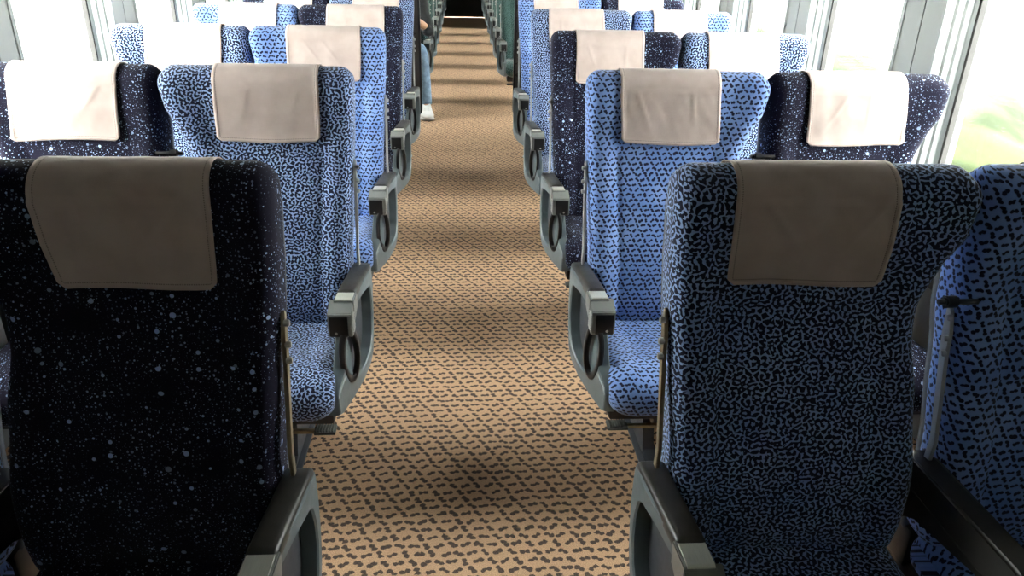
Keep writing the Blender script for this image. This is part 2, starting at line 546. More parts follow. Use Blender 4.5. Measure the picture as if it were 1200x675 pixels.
def resample(loop, cen, n):
    """polar resample of a star-shaped closed loop"""
    out = []
    L = len(loop)
    for i in range(n):
        a = 2 * PI * i / n; d = Vector((math.cos(a), math.sin(a)))
        best = None
        for j in range(L):
            p, q = Vector(loop[j]) - cen, Vector(loop[(j + 1) % L]) - cen
            e = q - p
            den = d.x * e.y - d.y * e.x
            if abs(den) < 1e-9: continue
            t = (p.x * e.y - p.y * e.x) / den
            s = (p.x * d.y - p.y * d.x) / den
            if t > 0 and -1e-6 <= s <= 1 + 1e-6 and (best is None or t > best): best = t
        out.append(cen + d * best)
    return out

def arm_shift(y):     # the panel bends away from the aisle towards its front tip
    return .056 * max(0, min(1, (-.13 - y) / .33)) ** 1.3

PAN_OUT = [(-.058, .560), (-.062, .574), (-.10, .579), (-.25, .584), (-.335, .586), (-.352, .575), (-.372, .50), (-.412, .40), (-.455, .378), (-.472, .362), (-.476, .305), (-.470, .288), (-.45, .281),
           (-.35, .275), (-.25, .274), (-.17, .284), (-.115, .312), (-.08, .365), (-.062, .43), (-.055, .50)]
PAN_IN = [(-.135, .535), (-.11, .515), (-.096, .47), (-.097, .415), (-.12, .365), (-.165, .330), (-.23, .317), (-.30, .322), (-.345, .350), (-.352, .385), (-.335, .45), (-.310, .52), (-.295, .542), (-.21, .545)]

def bm_panel(sx):
    cen = Vector((-.235, .43)); N = 72
    o = resample(PAN_OUT, cen, N); i_ = resample(PAN_IN, cen, N)
    bm = bmesh.new()
    x0, x1 = 0.0, .034
    def V(p, x, k=1.0): return Vector(((x + arm_shift(p.x) * k) * sx, p.x, p.y))
    def toward(p, q, d): e = (q - p); return p + e.normalized() * d
    # rings from the outer rim round to the inner rim; small bevels at both
    rings = []
    oo = [toward(p, cen, .005) for p in o]; ii = [toward(p, p + (p - cen), .004) for p in i_]
    rings.append([V(p, x1 - .004) for p in o])
    rings.append([V(p, x0 + .006) for p in o])
    rings.append([V(p, x0) for p in oo])
    rings.append([V(p, x0) for p in ii])
    rings.append([V(p, x0 + .004) for p in i_])
    rings.append([V(p, x1) for p in i_])
    rings.append([V(p, x1) for p in ii])
    rings.append([V(p, x1) for p in oo])
    vr = [[bm.verts.new(p) for p in r] for r in rings]
    R_ = len(vr)
    for a in range(R_):
        b = (a + 1) % R_
        for j in range(N):
            k = (j + 1) % N
            f = bm.faces.new((vr[a][j], vr[a][k], vr[b][k], vr[b][j])); f.smooth = True
    return bm

def sharp(me, deg=35):
    try:
        me.set_sharp_from_angle(angle=math.radians(deg))
    except Exception: pass
    return me

CACHE = {}
ordw = ['nearest', 'second', 'third', 'fourth', 'fifth']
ordg = ['first', 'second', 'third', 'fourth', 'fifth', 'sixth', 'seventh']
G0, GP = 7.93, 1.10
def cached(key, fn):
    if key not in CACHE: CACHE[key] = fn()
    return CACHE[key]

def boxmesh(name, boxes, mat, bev=.003, sx=1, cyls=()):
    bm = bmesh.new()
    for b in boxes:
        x0, x1, y0, y1, z0, z1 = b[:6]
        add_box(bm, *( (x0, x1) if sx > 0 else (-x1, -x0)), y0, y1, z0, z1, b[6] if len(b) > 6 else bev)
    for c in cyls:
        p0, p1, r = c[:3]
        add_cyl(bm, (p0[0] * sx, p0[1], p0[2]), (p1[0] * sx, p1[1], p1[2]), r, 20, c[3] if len(c) > 3 else 0)
    return sharp(mesh_from(bm, name, mat))

def pad_mesh(sx):
    # black padded top of the aisle armrest; y from -.07 (rear) to -.298, slightly skewed like the panel
    bm = bmesh.new(); rings = []
    for t, k in ((0, .55), (.01, .85), (.03, 1), (.15, 1), (.4, 1), (.7, 1), (.95, 1), (.98, .95), (1.0, .7)):
        y = -.070 - .232 * t
        c = .002 + .018 * t
        w_ = .054
        x0, x1 = c, c + w_
        zb, zt = .572, .5885 + .010 * t
        cz = (zb + zt) / 2
        r = []
        for a, b in ((0, 0), (0, .55), (.04, .8), (.12, .95), (.25, 1), (.5, 1.03), (.75, 1), (.88, .95), (.96, .8), (1, .55), (1, 0)):
            x = x0 + (x1 - x0) * (.5 + (a - .5) * (1 if k == 1 else .9 + .1 * k))
            z = zb + (zt - zb) * b * k
            r.append(Vector((x * sx, y, z)))
        rings.append(r)
    loft(bm, rings)
    return sharp(mesh_from(bm, 'armrest_pad', M['black']), 50)

def box_front_geo(sx):
    pass

def ring_handle(sx):
    # flat oval loop hanging under the armrest box
    bm = bmesh.new(); rings = []
    N = 40
    for i in range(N):
        a = 2 * PI * i / N
        y = -.372 + .030 * math.cos(a) - .018 * math.sin(a)
        z = .432 + .088 * math.sin(a)
        xo = .050 - .016 * math.cos(a)
        d = Vector((math.cos(a), math.sin(a)))
        r = []
        for px, pd in ((-.008, -.008), (-.008, .008), (-.006, .013), (.006, .013), (.008, .008), (.008, -.008), (.006, -.010), (-.006, -.010)):
            r.append(Vector(((xo + px) * sx, y + d.x * pd, z + d.y * pd)))
        rings.append(r)
    rings.append(rings[0])
    loft(bm, rings, cap=False)
    bmesh.ops.remove_doubles(bm, verts=bm.verts, dist=1e-5)
    return mesh_from(bm, 'tray_loop', M['dark'])

def bracket_mesh(sx, mat, long=True):
    # steel strap up the side of the backrest with a hinge eye at its top
    bm = bmesh.new()
    path = [(.060, .505), (.012, .56), (-.012, .64), (-.010, .72), (.000, .80), (.006, .84), (.004, .885), (.014, .925), (.026, .935), (.038, .925), (.040, .88), (.036, .84), (.026, .79), (.014, .72), (.012, .64), (.03, .58), (.085, .52)]
    path = [(y * .62 - .055 - .055 * (.90 - z) / .35, z - .03 * (z > .7)) for y, z in path]
    extrude_profile(bm, [(y, z) for y, z in path], -.005 * sx, .003 * sx)
    bmesh.ops.bevel(bm, geom=list(bm.edges), offset=.0015, segments=1, affect='EDGES')
    return sharp(mesh_from(bm, 'side_bracket', mat), 40)

def pair_word(side, y):
    sd = 'left' if side == 'L' else 'right'
    if y < 6: return '%s seat pair of the %s row' % (sd, ordw[int(round(y - 1.267))])
    return '%s green seats, %s row past the dark screens' % (sd, ordg[int(round((y - G0) / GP))])

def make_seat(side, place, fab, row_y, label, group, seed, col_x):
    sx = 1 if side == 'R' else -1
    root = thing('train_seat', label, 'seat', (col_x, row_y, 0), group)
    sd = seed
    k = (sx, fab, sd)
    obj('backrest', cached(('b',) + k, lambda: mesh_from(bm_backrest(sx, sd), 'backrest', M[fab])), root)
    obj('seat_cushion', cached(('c',) + k, lambda: mesh_from(bm_cushion(sx, sd), 'seat_cushion', M[fab])), root)
    obj('back_shell', cached(('s', sx), lambda: mesh_from(bm_shell(sx), 'back_shell', M['shell'])), root)
    obj('seat_pan', cached(('pan', sx), lambda: boxmesh('seat_pan', [(.06, .50, -.42, .02, .225, .285, .012), (.05, .508, -.06, .03, .27, .37, .01)], M['dark'], sx=sx)), root)
    brk = 'bronze' if place == 'aisle' and row_y < 2 else 'steel'
    bx = .010
    br = obj('side_bracket', cached(('br', sx, brk), lambda: bracket_mesh(sx, M[brk])), root, (bx * sx, 0, 0))
    for by, bz in ((-.046, .885), (-.053, .845), (-.058, .815)):
        obj('bolt', cached(('bolt', sx), lambda: boxmesh('bolt', [], M['steel'], sx=sx, cyls=[((-.011, 0, 0), (0, 0, 0), .0065, .0015)])), br, (-.003 * sx, by, bz))
    if place == 'aisle':
        pan = obj('armrest_panel', cached(('p', sx), lambda: sharp(mesh_from(bm_panel(sx), 'armrest_panel', M['grey']), 40)), root, (-.024 * sx, 0, 0))
        obj('armrest_liner', cached(('pl', sx), lambda: liner(sx)), pan)
        obj('maker_mark', cached(('mk', sx), lambda: mark(sx)), pan)
        obj('tip_cover', cached(('tc', sx), lambda: tipcover(sx)), pan)
        obj('armrest_pad', cached(('pd', sx), lambda: pad_mesh(sx)), root, (-.026 * sx, 0, 0))
        a = obj('armrest_box', cached(('ab', sx), lambda: armbox(sx)), root, (-.024 * sx, 0, 0))
        obj('metal_plate', cached(('mp', sx), lambda: metalplate(sx)), a)
        obj('dark_front', cached(('df', sx), lambda: darkfront(sx)), a)
        obj('side_grille', cached(('sg', sx), lambda: grille(sx)), a)
        obj('front_screw', cached(('fs', sx), lambda: boxmesh('front_screw', [], M['steel'], sx=sx, cyls=[((.060, -.4075, .520), (.060, -.4115, .520), .004)])), a)
        obj('tray_loop', cached(('h', sx), lambda: ring_handle(sx)), root, (-.040 * sx, 0, 0))
        pdl = obj('seat_pedestal', cached(('pe', sx), lambda: pedestal(sx)), None, (col_x, row_y, 0))
        tag(pdl, 'dark steel pedestal under the ' + pair_word(side, row_y), 'seat pedestal', 'seat pedestals')
        pa = obj('pedal_arm', cached(('pa', sx), lambda: pedalarm(sx)), root)
        obj('pedal_pad', cached(('pp', sx), lambda: pedalpad(sx)), pa)
    else:
        obj('centre_armrest', cached(('ca', sx), lambda: centre_arm(sx)), root)
        kn = obj('armrest_pivot', cached(('kn', sx), lambda: boxmesh('armrest_pivot', [], M['dark'], sx=sx, cyls=[((-.046, -.070, .930), (.030, -.070, .930), .0055, .001), ((-.034, -.070, .930), (-.010, -.070, .930), .0115, .003)])), root)
        obj('wall_armrest', cached(('wa', sx), lambda: wall_arm(sx)), root)
    return root

def liner(sx):
    # dark recessed web behind the opening of the panel
    cen = Vector((-.235, .43)); N = 40
    i_ = resample(PAN_IN, cen, N)
    bm = bmesh.new()
    a = []; b = []
    for p in i_:
        q = cen + (p - cen) * 1.06
        a.append(Vector(((.0335 + arm_shift(q.x)) * sx, q.x, q.y)))
        b.append(Vector(((.040 + arm_shift(q.x)) * sx, q.x, q.y)))
    loft(bm, [a, b])
    return sharp(mesh_from(bm, 'armrest_liner', M['shell']))

def mark(sx):
    bm = bmesh.new()
    y = -.415
    for i, (dy, hh) in enumerate(((0, .007), (-.006, .004), (-.011, .006), (-.017, .004), (-.022, .004))):
        add_box(bm, *sorted(((-.0012 + arm_shift(y + dy)) * sx, (.001 + arm_shift(y + dy)) * sx)), y + dy - .004, y + dy, .325, .325 + hh)
    return mesh_from(bm, 'maker_mark', M['white_mark'], False)

def tipcover(sx):
    # raised moulding on the front tip of the panel
    bm = bmesh.new()
    pts = [(-.385, .285), (-.39, .365), (-.405, .385), (-.455, .366), (-.474, .350), (-.472, .300), (-.462, .290), (-.395, .288)]
    a = [Vector(((.001 + arm_shift(y)) * sx, y, z)) for y, z in pts]
    cen = Vector((-.43, .32))
    b = [Vector(((-.0022 + arm_shift(y)) * sx, cen.x + (y - cen.x) * .93, cen.y + (z - cen.y) * .93)) for y, z in pts]
    loft(bm, [a, b])
    return sharp(mesh_from(bm, 'tip_cover', M['grey']), 20)

def armbox(sx):
    bm = bmesh.new()
    # beam under the plate, then the deeper box at the front end
    prof = [(-.292, .578), (-.292, .590), (-.362, .598), (-.366, .594), (-.366, .530), (-.30, .548)]
    extrude_profile(bm, prof, .014 * sx, .070 * sx)
    prof2 = [(-.352, .596), (-.405, .578), (-.408, .573), (-.408, .512), (-.400, .504), (-.352, .504), (-.345, .52)]
    extrude_profile(bm, prof2, .016 * sx, .082 * sx)
    bmesh.ops.bevel(bm, geom=[e for e in bm.edges], offset=.0022, segments=2, affect='EDGES')
    return sharp(mesh_from(bm, 'armrest_box', M['housing']), 30)

def metalplate(sx):
    bm = bmesh.new()
    prof = [(-.306, .5925), (-.306, .5955), (-.360, .6015), (-.364, .5995), (-.364, .596)]
    extrude_profile(bm, prof, .020 * sx, .066 * sx)
    return sharp(mesh_from(bm, 'metal_plate', M['brushed']), 20)

def darkfront(sx):
    bm = bmesh.new()
    a = sorted((.027 * sx, .078 * sx))
    add_box(bm, a[0], a[1], -.4108, -.400, .509, .570, .003)
    return sharp(mesh_from(bm, 'dark_front', M['dark']), 30)

def grille(sx):
    bm = bmesh.new()
    for i in range(7):
        z = .515 + i * .0075
        a = sorted((.0135 * sx, .018 * sx))
        add_box(bm, a[0], a[1], -.398, -.362, z, z + .0035, .0008, 1)
    return mesh_from(bm, 'side_grille', M['steel'], False)

def pedestal(sx):
    bm = bmesh.new()
    X = lambda a, b: sorted((a * sx, b * sx))
    add_box(bm, *X(.20, .88), -.40, -.34, .185, .235, .006)
    add_box(bm, *X(.20, .88), -.06, 0.0, .185, .235, .006)
    for x in (.225, .82):
        pts = [(-.34, .0), (-.355, .012), (-.30, .03), (-.245, .19), (-.12, .19), (-.06, .03), (-.01, .012), (-.02, 0)]
        extrude_profile(bm, pts, (x - .018) * sx, (x + .018) * sx)
        add_box(bm, *X(x - .035, x + .035), -.37, .02, 0, .012, .003)
    add_box(bm, *X(.20, .88), -.36, -.04, .19, .215, .004)
    return sharp(mesh_from(bm, 'pedestal', M['shell']), 30)

def pedalarm(sx):
    bm = bmesh.new()
    X = sorted((.115 * sx, .36 * sx))
    add_box(bm, X[0], X[1], -.412, -.398, .190, .202, .003)
    return sharp(mesh_from(bm, 'pedal_arm', M['bronze']), 30)

def pedalpad(sx):
    bm = bmesh.new()
    X = sorted((.060 * sx, .122 * sx))
    add_box(bm, X[0], X[1], -.428, -.384, .196, .206, .003)
    for i in range(7):
        x = .066 + i * .008
        a = sorted((x * sx, (x + .004) * sx))
        add_box(bm, a[0], a[1], -.426, -.386, .205, .2095, .001, 1)
    return sharp(mesh_from(bm, 'pedal_pad', M['rubber']), 30)

def centre_arm(sx):
    bm = bmesh.new()
    prof = [(-.045, .50), (-.05, .578), (-.062, .592), (-.10, .597), (-.40, .612), (-.435, .604), (-.445, .58), (-.435, .555), (-.40, .545), (-.15, .50), (-.10, .455), (-.06, .455)]
    extrude_profile(bm, prof, -.027 * sx, .027 * sx)
    bmesh.ops.bevel(bm, geom=[e for e in bm.edges if abs(e.verts[0].co.x - e.verts[1].co.x) < 1e-6], offset=.006, segments=3, affect='EDGES')
    add_box(bm, -.028, .028, -.40, -.12, .5405, .5445, .001, 1)
    return sharp(mesh_from(bm, 'centre_armrest', M['black']), 35)

def wall_arm(sx):
    bm = bmesh.new()
    X = sorted((.528 * sx, .566 * sx))
    add_box(bm, X[0], X[1], -.38, -.06, .55, .59, .010, 3)
    add_box(bm, *sorted((.530 * sx, .560 * sx)), -.12, -.04, .25, .56, .006, 2)
    return sharp(mesh_from(bm, 'wall_armrest', M['black']), 35)

# ------------------------------------------------------------------ headrest covers
def bm_cover(sx, seed, x0=.092, x1=.388, zb=.965, skew=.012, fold=0.6, taper=0.0):
    rnd = random.Random(seed)
    off = .0050
    bm = bmesh.new(); uvl = bm.loops.layers.uv.new('UVMap'); hem = bm.loops.layers.uv.new('hem')
    nx, ns = 44, 64
    zc = Z1 - RT
    ph = [rnd.uniform(0, 6) for _ in range(6)]
    Lf = zc - zb; La = PI * (RT + off); Lb = zc - 1.02
    Ltot = Lf + La + Lb
    skb = rnd.uniform(-.006, .006)
    grid = []; uvs = []
    for i in range(ns + 1):
        s = Ltot * i / ns
        r = []; ru = []
        for j in range(nx + 1):
            t = j / nx
            edge = min(t, 1 - t) * (x1 - x0)
            xa = x0 + .003 * math.sin(s * 17 + ph[0]); xb = x1 + .003 * math.sin(s * 15 + ph[1])
            sk = skew * (1 - min(1, s / Lf)) if s < Lf else 0
            if s < Lf: xb -= taper * (1 - s / Lf)
            x = xa + (xb - xa) * t + sk + skb * s
            # position on the backrest at this x
            def front(z):
                a, b = interp(TAB_A, z), interp(TAB_W, z)
                xn = (x - (a + b) / 2) / ((b - a) / 2)
                return y_mid(z) - half_t(min(z, zc)) + relief(xn, x, min(z, zc), b - a)
            if s < Lf:
                z = zb + s
                corner = max(0, .012 - edge) * max(0, 1 - s / .014) * .9
                z += corner
                z += .003 * math.sin(t * 5 + ph[2]) * (1 - s / Lf)
                w_ = noise.noise(Vector((x * 16 + seed * 3.1, z * 9, seed))) * .5 + noise.noise(Vector((x * 42 + z * 20 + seed, z * 16, seed * 2))) * .22
                crease = 0
                for c in range(2):
                    cx = x0 + (.3 + .4 * c) * (x1 - x0) + .02 * math.sin(ph[3 + c])
                    dd = (x - cx) + (z - 1.06) * math.sin(ph[4 + c]) * .8
                    crease += math.exp(-(dd / .004) ** 2) * math.exp(-((z - 1.08) / .05) ** 2)
                lift = off + .0035 * fold * (w_ + .5) + .0022 * crease * fold + .004 * (1 - s / Lf) ** 2
                if edge < .009 or s < .009: lift += .0008
                p = Vector((x, front(z) - max(lift, .0035), z))
            elif s < Lf + La:
                a = (s - Lf) / (RT + off)
                yc = y_mid(zc)
                fr = y_mid(zc) - front(zc)
                ry = fr + off if a < PI / 2 else half_t(zc) + off
                lift = .0012 * noise.noise(Vector((x * 30, a * 3, seed))) * fold
                p = Vector((x, yc - (ry + lift) * math.cos(a), zc + (RT + off + lift) * math.sin(a)))
            else:
                z = zc - (s - Lf - La)
                p = Vector((x, y_mid(z) + half_t(z) + off + .011, z))
            r.append(Vector((p.x * sx, p.y, p.z)))
            ru.append(((x + seed, s + seed * .3), (min(edge, s, Ltot - s), s if edge < min(s, Ltot - s) else x)))
        grid.append(r); uvs.append(ru)
    vr = [[bm.verts.new(p) for p in r] for r in grid]
    for i in range(ns):
        for j in range(nx):
            f = bm.faces.new((vr[i][j], vr[i][j + 1], vr[i + 1][j + 1], vr[i + 1][j])); f.smooth = True
            for lp, (a, b) in zip(f.loops, ((i, j), (i, j + 1), (i + 1, j + 1), (i + 1, j))):
                lp[uvl].uv = uvs[a][b][0]; lp[hem].uv = uvs[a][b][1]
    return bm

def make_cover(side, col_x, row_y, seed, label, group, **kw):
    sx = 1 if side == 'R' else -1
    me = mesh_from(bm_cover(sx, seed, **kw), 'headrest_cover', M['cloth'])
    o = obj('headrest_cover', me, None, (col_x, row_y, 0))
    s = o.modifiers.new('thick', 'SOLIDIFY'); s.thickness = .0014; s.offset = 0
    return tag(o, label, 'headrest cover', group)

# ------------------------------------------------------------------ structure
def quad_box(name, boxes, mat, bev=0):
    bm = bmesh.new()
    for b in boxes: add_box(bm, *b, bev)
    return mesh_from(bm, name, mat, False)

struct('floor', quad_box('floor', [(WL - .12, WR + .12, Y_BACK - .2, Y_END + .2, -.08, 0)], M['carpet']))
# ceiling: shallow vault
bm = bmesh.new()
sec = [(WL - .12, 2.02), (WL + .05, 2.02), (WL + .3, 2.16), (WL + .8, 2.26), (.03, 2.30), (WR - .8, 2.26), (WR - .3, 2.16), (WR - .05, 2.02), (WR + .12, 2.02), (WR + .12, 2.38), (WL - .12, 2.38)]
loft(bm, [[Vector((x, y, z)) for x, z in sec] for y in (Y_BACK - .2, Y_END + .2)])
struct('ceiling', mesh_from(bm, 'ceiling', M['ceiling'], False))
struct('wall_back', quad_box('wall_back', [(WL, WR, Y_BACK - .1, Y_BACK, 0, 2.3)], M['back_wall']))
# far bulkhead with a dark end door
struct('wall_end', quad_box('wall_end', [(WL, -.40, Y_END, Y_END + .1, 0, 2.3), (.50, WR, Y_END, Y_END + .1, 0, 2.3), (-.40, .50, Y_END, Y_END + .1, 2.0, 2.3)], M['bulkhead']))
dr = struct('door_1', quad_box('door_1', [(-.40, .50, Y_END + .03, Y_END + .09, .01, 2.0)], M['doorway'], .004))
obj('threshold_strip', quad_box('threshold_strip', [(-.33, .43, Y_END - .06, Y_END - .03, 0, .006)], M['steel']), dr)
obj('door_handle', quad_box('door_handle', [(.36, .39, Y_END, Y_END + .03, .9, 1.15)], M['steel'], .004), dr)

# windows: (start, end) of each wall opening along the car
OPEN = [(1.70 + k, 2.45 + k) for k in range(4)] + [(6.75 + 1.10 * k, 7.55 + 1.10 * k) for k in range(7)]
def build_wall(side):
    X0 = WL if side == 'left' else WR
    s = -1 if side == 'left' else 1
    bm = bmesh.new()
    T = .15
    def bx(a, b, y0, y1, z0, z1): add_box(bm, *sorted((X0 + s * a, X0 + s * b)), y0, y1, z0, z1)
    bx(0, T, Y_BACK - .1, Y_END + .1, 0, Z_SILL)
    bx(0, T, Y_BACK - .1, Y_END + .1, Z_HEAD, 2.25)
    edges = [Y_BACK - .1]
    for a, b in OPEN: edges += [a, b]
    edges.append(Y_END + .1)
    for i in range(0, len(edges), 2):
        y0, y1 = edges[i], edges[i + 1]
        mid = (y0 + y1) / 2 if 0 < i < len(edges) - 2 else None
        if mid and y1 - y0 < .5:          # pillar with a joint groove down its middle
            bx(0, T, y0, mid - .003, Z_SILL, Z_HEAD); bx(0, T, mid + .003, y1, Z_SILL, Z_HEAD); bx(.008, T, mid - .004, mid + .004, Z_SILL, Z_HEAD)
        else:
            bx(0, T, y0, y1, Z_SILL, Z_HEAD)
    struct('wall_' + side, mesh_from(bm, 'wall', M['wall'], False))
    # dark rubber in the pillar joints
    bm = bmesh.new()
    for i in range(2, len(edges) - 2, 2):
        mid = (edges[i] + edges[i + 1]) / 2
        if edges[i + 1] - edges[i] < .5:
            add_box(bm, *sorted((X0 + s * .002, X0 + s * .008)), mid - .0028, mid + .0028, Z_SILL, Z_HEAD)
    struct('trim_1' if side == 'left' else 'trim_2', mesh_from(bm, 'panel_joints', M['seal'], False))
    # sill rail under the windows
    bm = bmesh.new()
    add_box(bm, *sorted((X0 - s * .02, X0 + s * .0)), Y_BACK, Y_END, Z_SILL - .12, Z_SILL - .08, .008)
    struct('trim_3' if side == 'left' else 'trim_4', mesh_from(bm, 'sill_rail', M['frame'], False))

def stepped_frame(X0, s, y0, y1, z0, z1):
    """rectangular window surround, swept stepped profile: (inset from the opening edge, depth into the wall)"""
    prof = [(-.012, -.006), (-.012, .0005), (.0, .002), (.006, .004), (.008, .022), (.018, .026), (.020, .046), (.030, .050), (.032, .068), (.046, .074), (.046, .084), (-.002, .084), (-.002, .003)]
    prof = [(-.014, -.003), (.002, -.006), (.005, .004), (.006, .022), (.016, .026), (.018, .044), (.028, .048), (.030, .066), (.044, .071), (.044, .083), (-.0, .083), (.0, .0)]
    bm = bmesh.new(); rings = []
    for cy, cz, dy, dz in ((y0, z0, 1, 1), (y1, z0, -1, 1), (y1, z1, -1, -1), (y0, z1, 1, -1)):
        rings.append([Vector((X0 + s * d, cy + dy * i, cz + dz * i)) for i, d in prof])
    rings.append(rings[0])
    loft(bm, rings, cap=False)
    bmesh.ops.remove_doubles(bm, verts=bm.verts, dist=1e-5)
    return mesh_from(bm, 'window_frame', M['frame'], False)

wn = 0
def build_windows(side):
    global wn
    X0 = WL if side == 'left' else WR
    s = -1 if side == 'left' else 1
    for y0, y1 in OPEN:
        wn += 1
        fr = struct('window_%d' % wn, stepped_frame(X0, s, y0, y1, Z_SILL, Z_HEAD))
        i = .044
        bm = bmesh.new()
        a = sorted((X0 + s * .072, X0 + s * .092))
        t = .012
        add_box(bm, *a, y0 + i - .002, y0 + i + t, Z_SILL + i, Z_HEAD - i); add_box(bm, *a, y1 - i - t, y1 - i + .002, Z_SILL + i, Z_HEAD - i)
        add_box(bm, *a, y0 + i + t, y1 - i - t, Z_SILL + i - .002, Z_SILL + i + t); add_box(bm, *a, y0 + i + t, y1 - i - t, Z_HEAD - i - t, Z_HEAD - i + .002)
        obj('window_seal', mesh_from(bm, 'window_seal', M['seal'], False), fr)
        bm = bmesh.new()
        add_box(bm, *sorted((X0 + s * .080, X0 + s * .085)), y0 + i + .006, y1 - i - .006, Z_SILL + i + .006, Z_HEAD - i - .006)
        obj('window_pane', mesh_from(bm, 'window_pane', M['glass'], False), fr)
for sd_ in ('left', 'right'):
    build_wall(sd_); build_windows(sd_)

# ------------------------------------------------------------------ outside: trackside ground and a grassy bank each side
bm = bmesh.new()
add_box(bm, -60, 60, -30, 50, -1.35, -1.15)
struct('ground', mesh_from(bm, 'ground', M['ballast'], False))
for s, nm in ((1, 'right of the train, seen through the nearest window'), (-1, 'left of the train')):
    bm = bmesh.new(); rings = []
    for j in range(60):
        y = -4 + j * .6
        r = []
        for i, (x, z) in enumerate(((3.0, -1.15), (3.4, -.75), (3.9, -.30), (4.4, 0.0), (4.9, .12), (5.5, .12), (6.2, -.05), (7.2, -.5), (8.2, -1.15))):
            dz = 0 if i in (0, 8) else .22 * noise.noise(Vector((x * .9, y * .7, s * 3))) + .1 * noise.noise(Vector((x * 2.5, y * 2.2, s)))
            r.append(Vector((s * x, y, z + dz)))
        rings.append(r)
    loft(bm, rings)
    o = obj('grass_bank', mesh_from(bm, 'grass_bank', M['grass']))
    tag(o, 'sunlit yellow green grass bank ' + nm, 'grass bank')
    o['kind'] = 'structure'
    if s < 0: bpy.data.objects.remove(o)

# ------------------------------------------------------------------ seats
Y0 = 1.267
XRA, XRW, XLA, XLW = .362, .908, -.314, -.852
fab_word = {'star': 'navy speckled', 'worm': 'blue maze-patterned', 'dots': 'bright blue dark-dotted'}
RP = ['worm', 'dots', 'star', 'worm', 'dots']       # right, aisle seats, near to far
RWP = ['dots', 'star', 'worm', 'dots', 'star']
LP = ['star', 'worm', 'dots', 'star', 'worm']
LWP = ['dots', 'star', 'worm', 'dots', 'star']
seed = 0
for r in range(5):
    for side, place, pats, cx in (('L', 'window', LWP, XLW), ('L', 'aisle', LP, XLA), ('R', 'aisle', RP, XRA), ('R', 'window', RWP, XRW)):
        seed += 1
        fab = pats[r]
        sd = 'left' if side == 'L' else 'right'
        if place == 'aisle': where = 'on the %s edge of the aisle, %s row' % (sd, ordw[r])
        else: where = 'beside the %s windows, %s row' % (sd, ordw[r])
        y = Y0 + r
        lab = '%s train seat %s' % (fab_word[fab], where)
        make_seat(side, place, fab, y, lab, 'blue and navy seats in the near section', (seed % 3) + 1, cx)
        kw = dict(x0=.094 + random.uniform(-.004, .004), x1=.386 + random.uniform(-.004, .004), fold=1.0, skew=.010)
        if place == 'window': kw.update(x0=.100, x1=.396, skew=.024)
        if r == 0 and place == 'aisle': kw['taper'] = .034 if side == 'L' else .014
        if (side, place, r) == ('L', 'aisle', 2): kw['fold'] = 1.7
        make_cover(side, cx, y, seed * 1.7, 'beige headrest cover on the seat %s' % where, 'headrest covers', **kw)

for r in range(7):
    for side, place, cx in (('L', 'window', XLW), ('L', 'aisle', XLA), ('R', 'aisle', XRA), ('R', 'window', XRW)):
        sd = 'left' if side == 'L' else 'right'
        w_ = '%s of the aisle' % sd if place == 'aisle' else 'by the %s windows' % sd
        make_seat(side, place, 'green', G0 + GP * r, 'dark green patterned seat %s, %s beyond the dark screens' % (w_, ordg[r]), 'green seats in the far section', 1, cx)

# ------------------------------------------------------------------ screens between the sections
def screen(side, xe, xo, y):
    s = 1 if side == 'right' else -1
    t = thing('partition_screen', 'dark brown screen panel with black edging behind the last blue seats, %s of the aisle' % side, 'partition', ((xe + xo) / 2 * 1.0, y, 0))
    cx = (xe + xo) / 2
    a, b = sorted((xe - cx, xo - cx))
    def rr(x0, x1, z0, z1, rad, n=6):
        P = []
        for ox, oz, a0 in ((x1 - rad, z0 + rad, -90), (x1 - rad, z1 - rad, 0), (x0 + rad, z1 - rad, 90), (x0 + rad, z0 + rad, 180)):
            for i in range(n + 1):
                an = math.radians(a0 + 90 * i / n); P.append((ox + rad * math.cos(an), oz + rad * math.sin(an)))
        return P
    bm = bmesh.new()
    P = rr(a + .008, b - .008, .315, 1.442, .04)
    loft(bm, [[Vector((x, yy, z)) for x, z in P] for yy in (-.011, .011)])
    obj('panel', sharp(mesh_from(bm, 'panel', M['partition'])), t)
    bm = bmesh.new(); O = rr(a, b, .305, 1.45, .05); I = rr(a + .014, b - .014, .321, 1.436, .038)
    rings = [[Vector((x, -.017, z)) for x, z in O], [Vector((x, .017, z)) for x, z in O], [Vector((x, .017, z)) for x, z in I], [Vector((x, -.017, z)) for x, z in I]]
    rings.append(rings[0]); loft(bm, rings, cap=False); bmesh.ops.remove_doubles(bm, verts=bm.verts, dist=1e-5)
    obj('edging', sharp(mesh_from(bm, 'edging', M['dark'])), t)
    for px in (a + .12, b - .12):
        bm = bmesh.new(); add_cyl(bm, (px, 0, 0), (px, 0, .34), .016, 16); add_cyl(bm, (px, 0, 0), (px, 0, .012), .035, 20, .003)
        obj('post', sharp(mesh_from(bm, 'post', M['steel'])), t)
screen('right', .360, 1.40, 5.60)
screen('left', -.296, -1.34, 5.60)

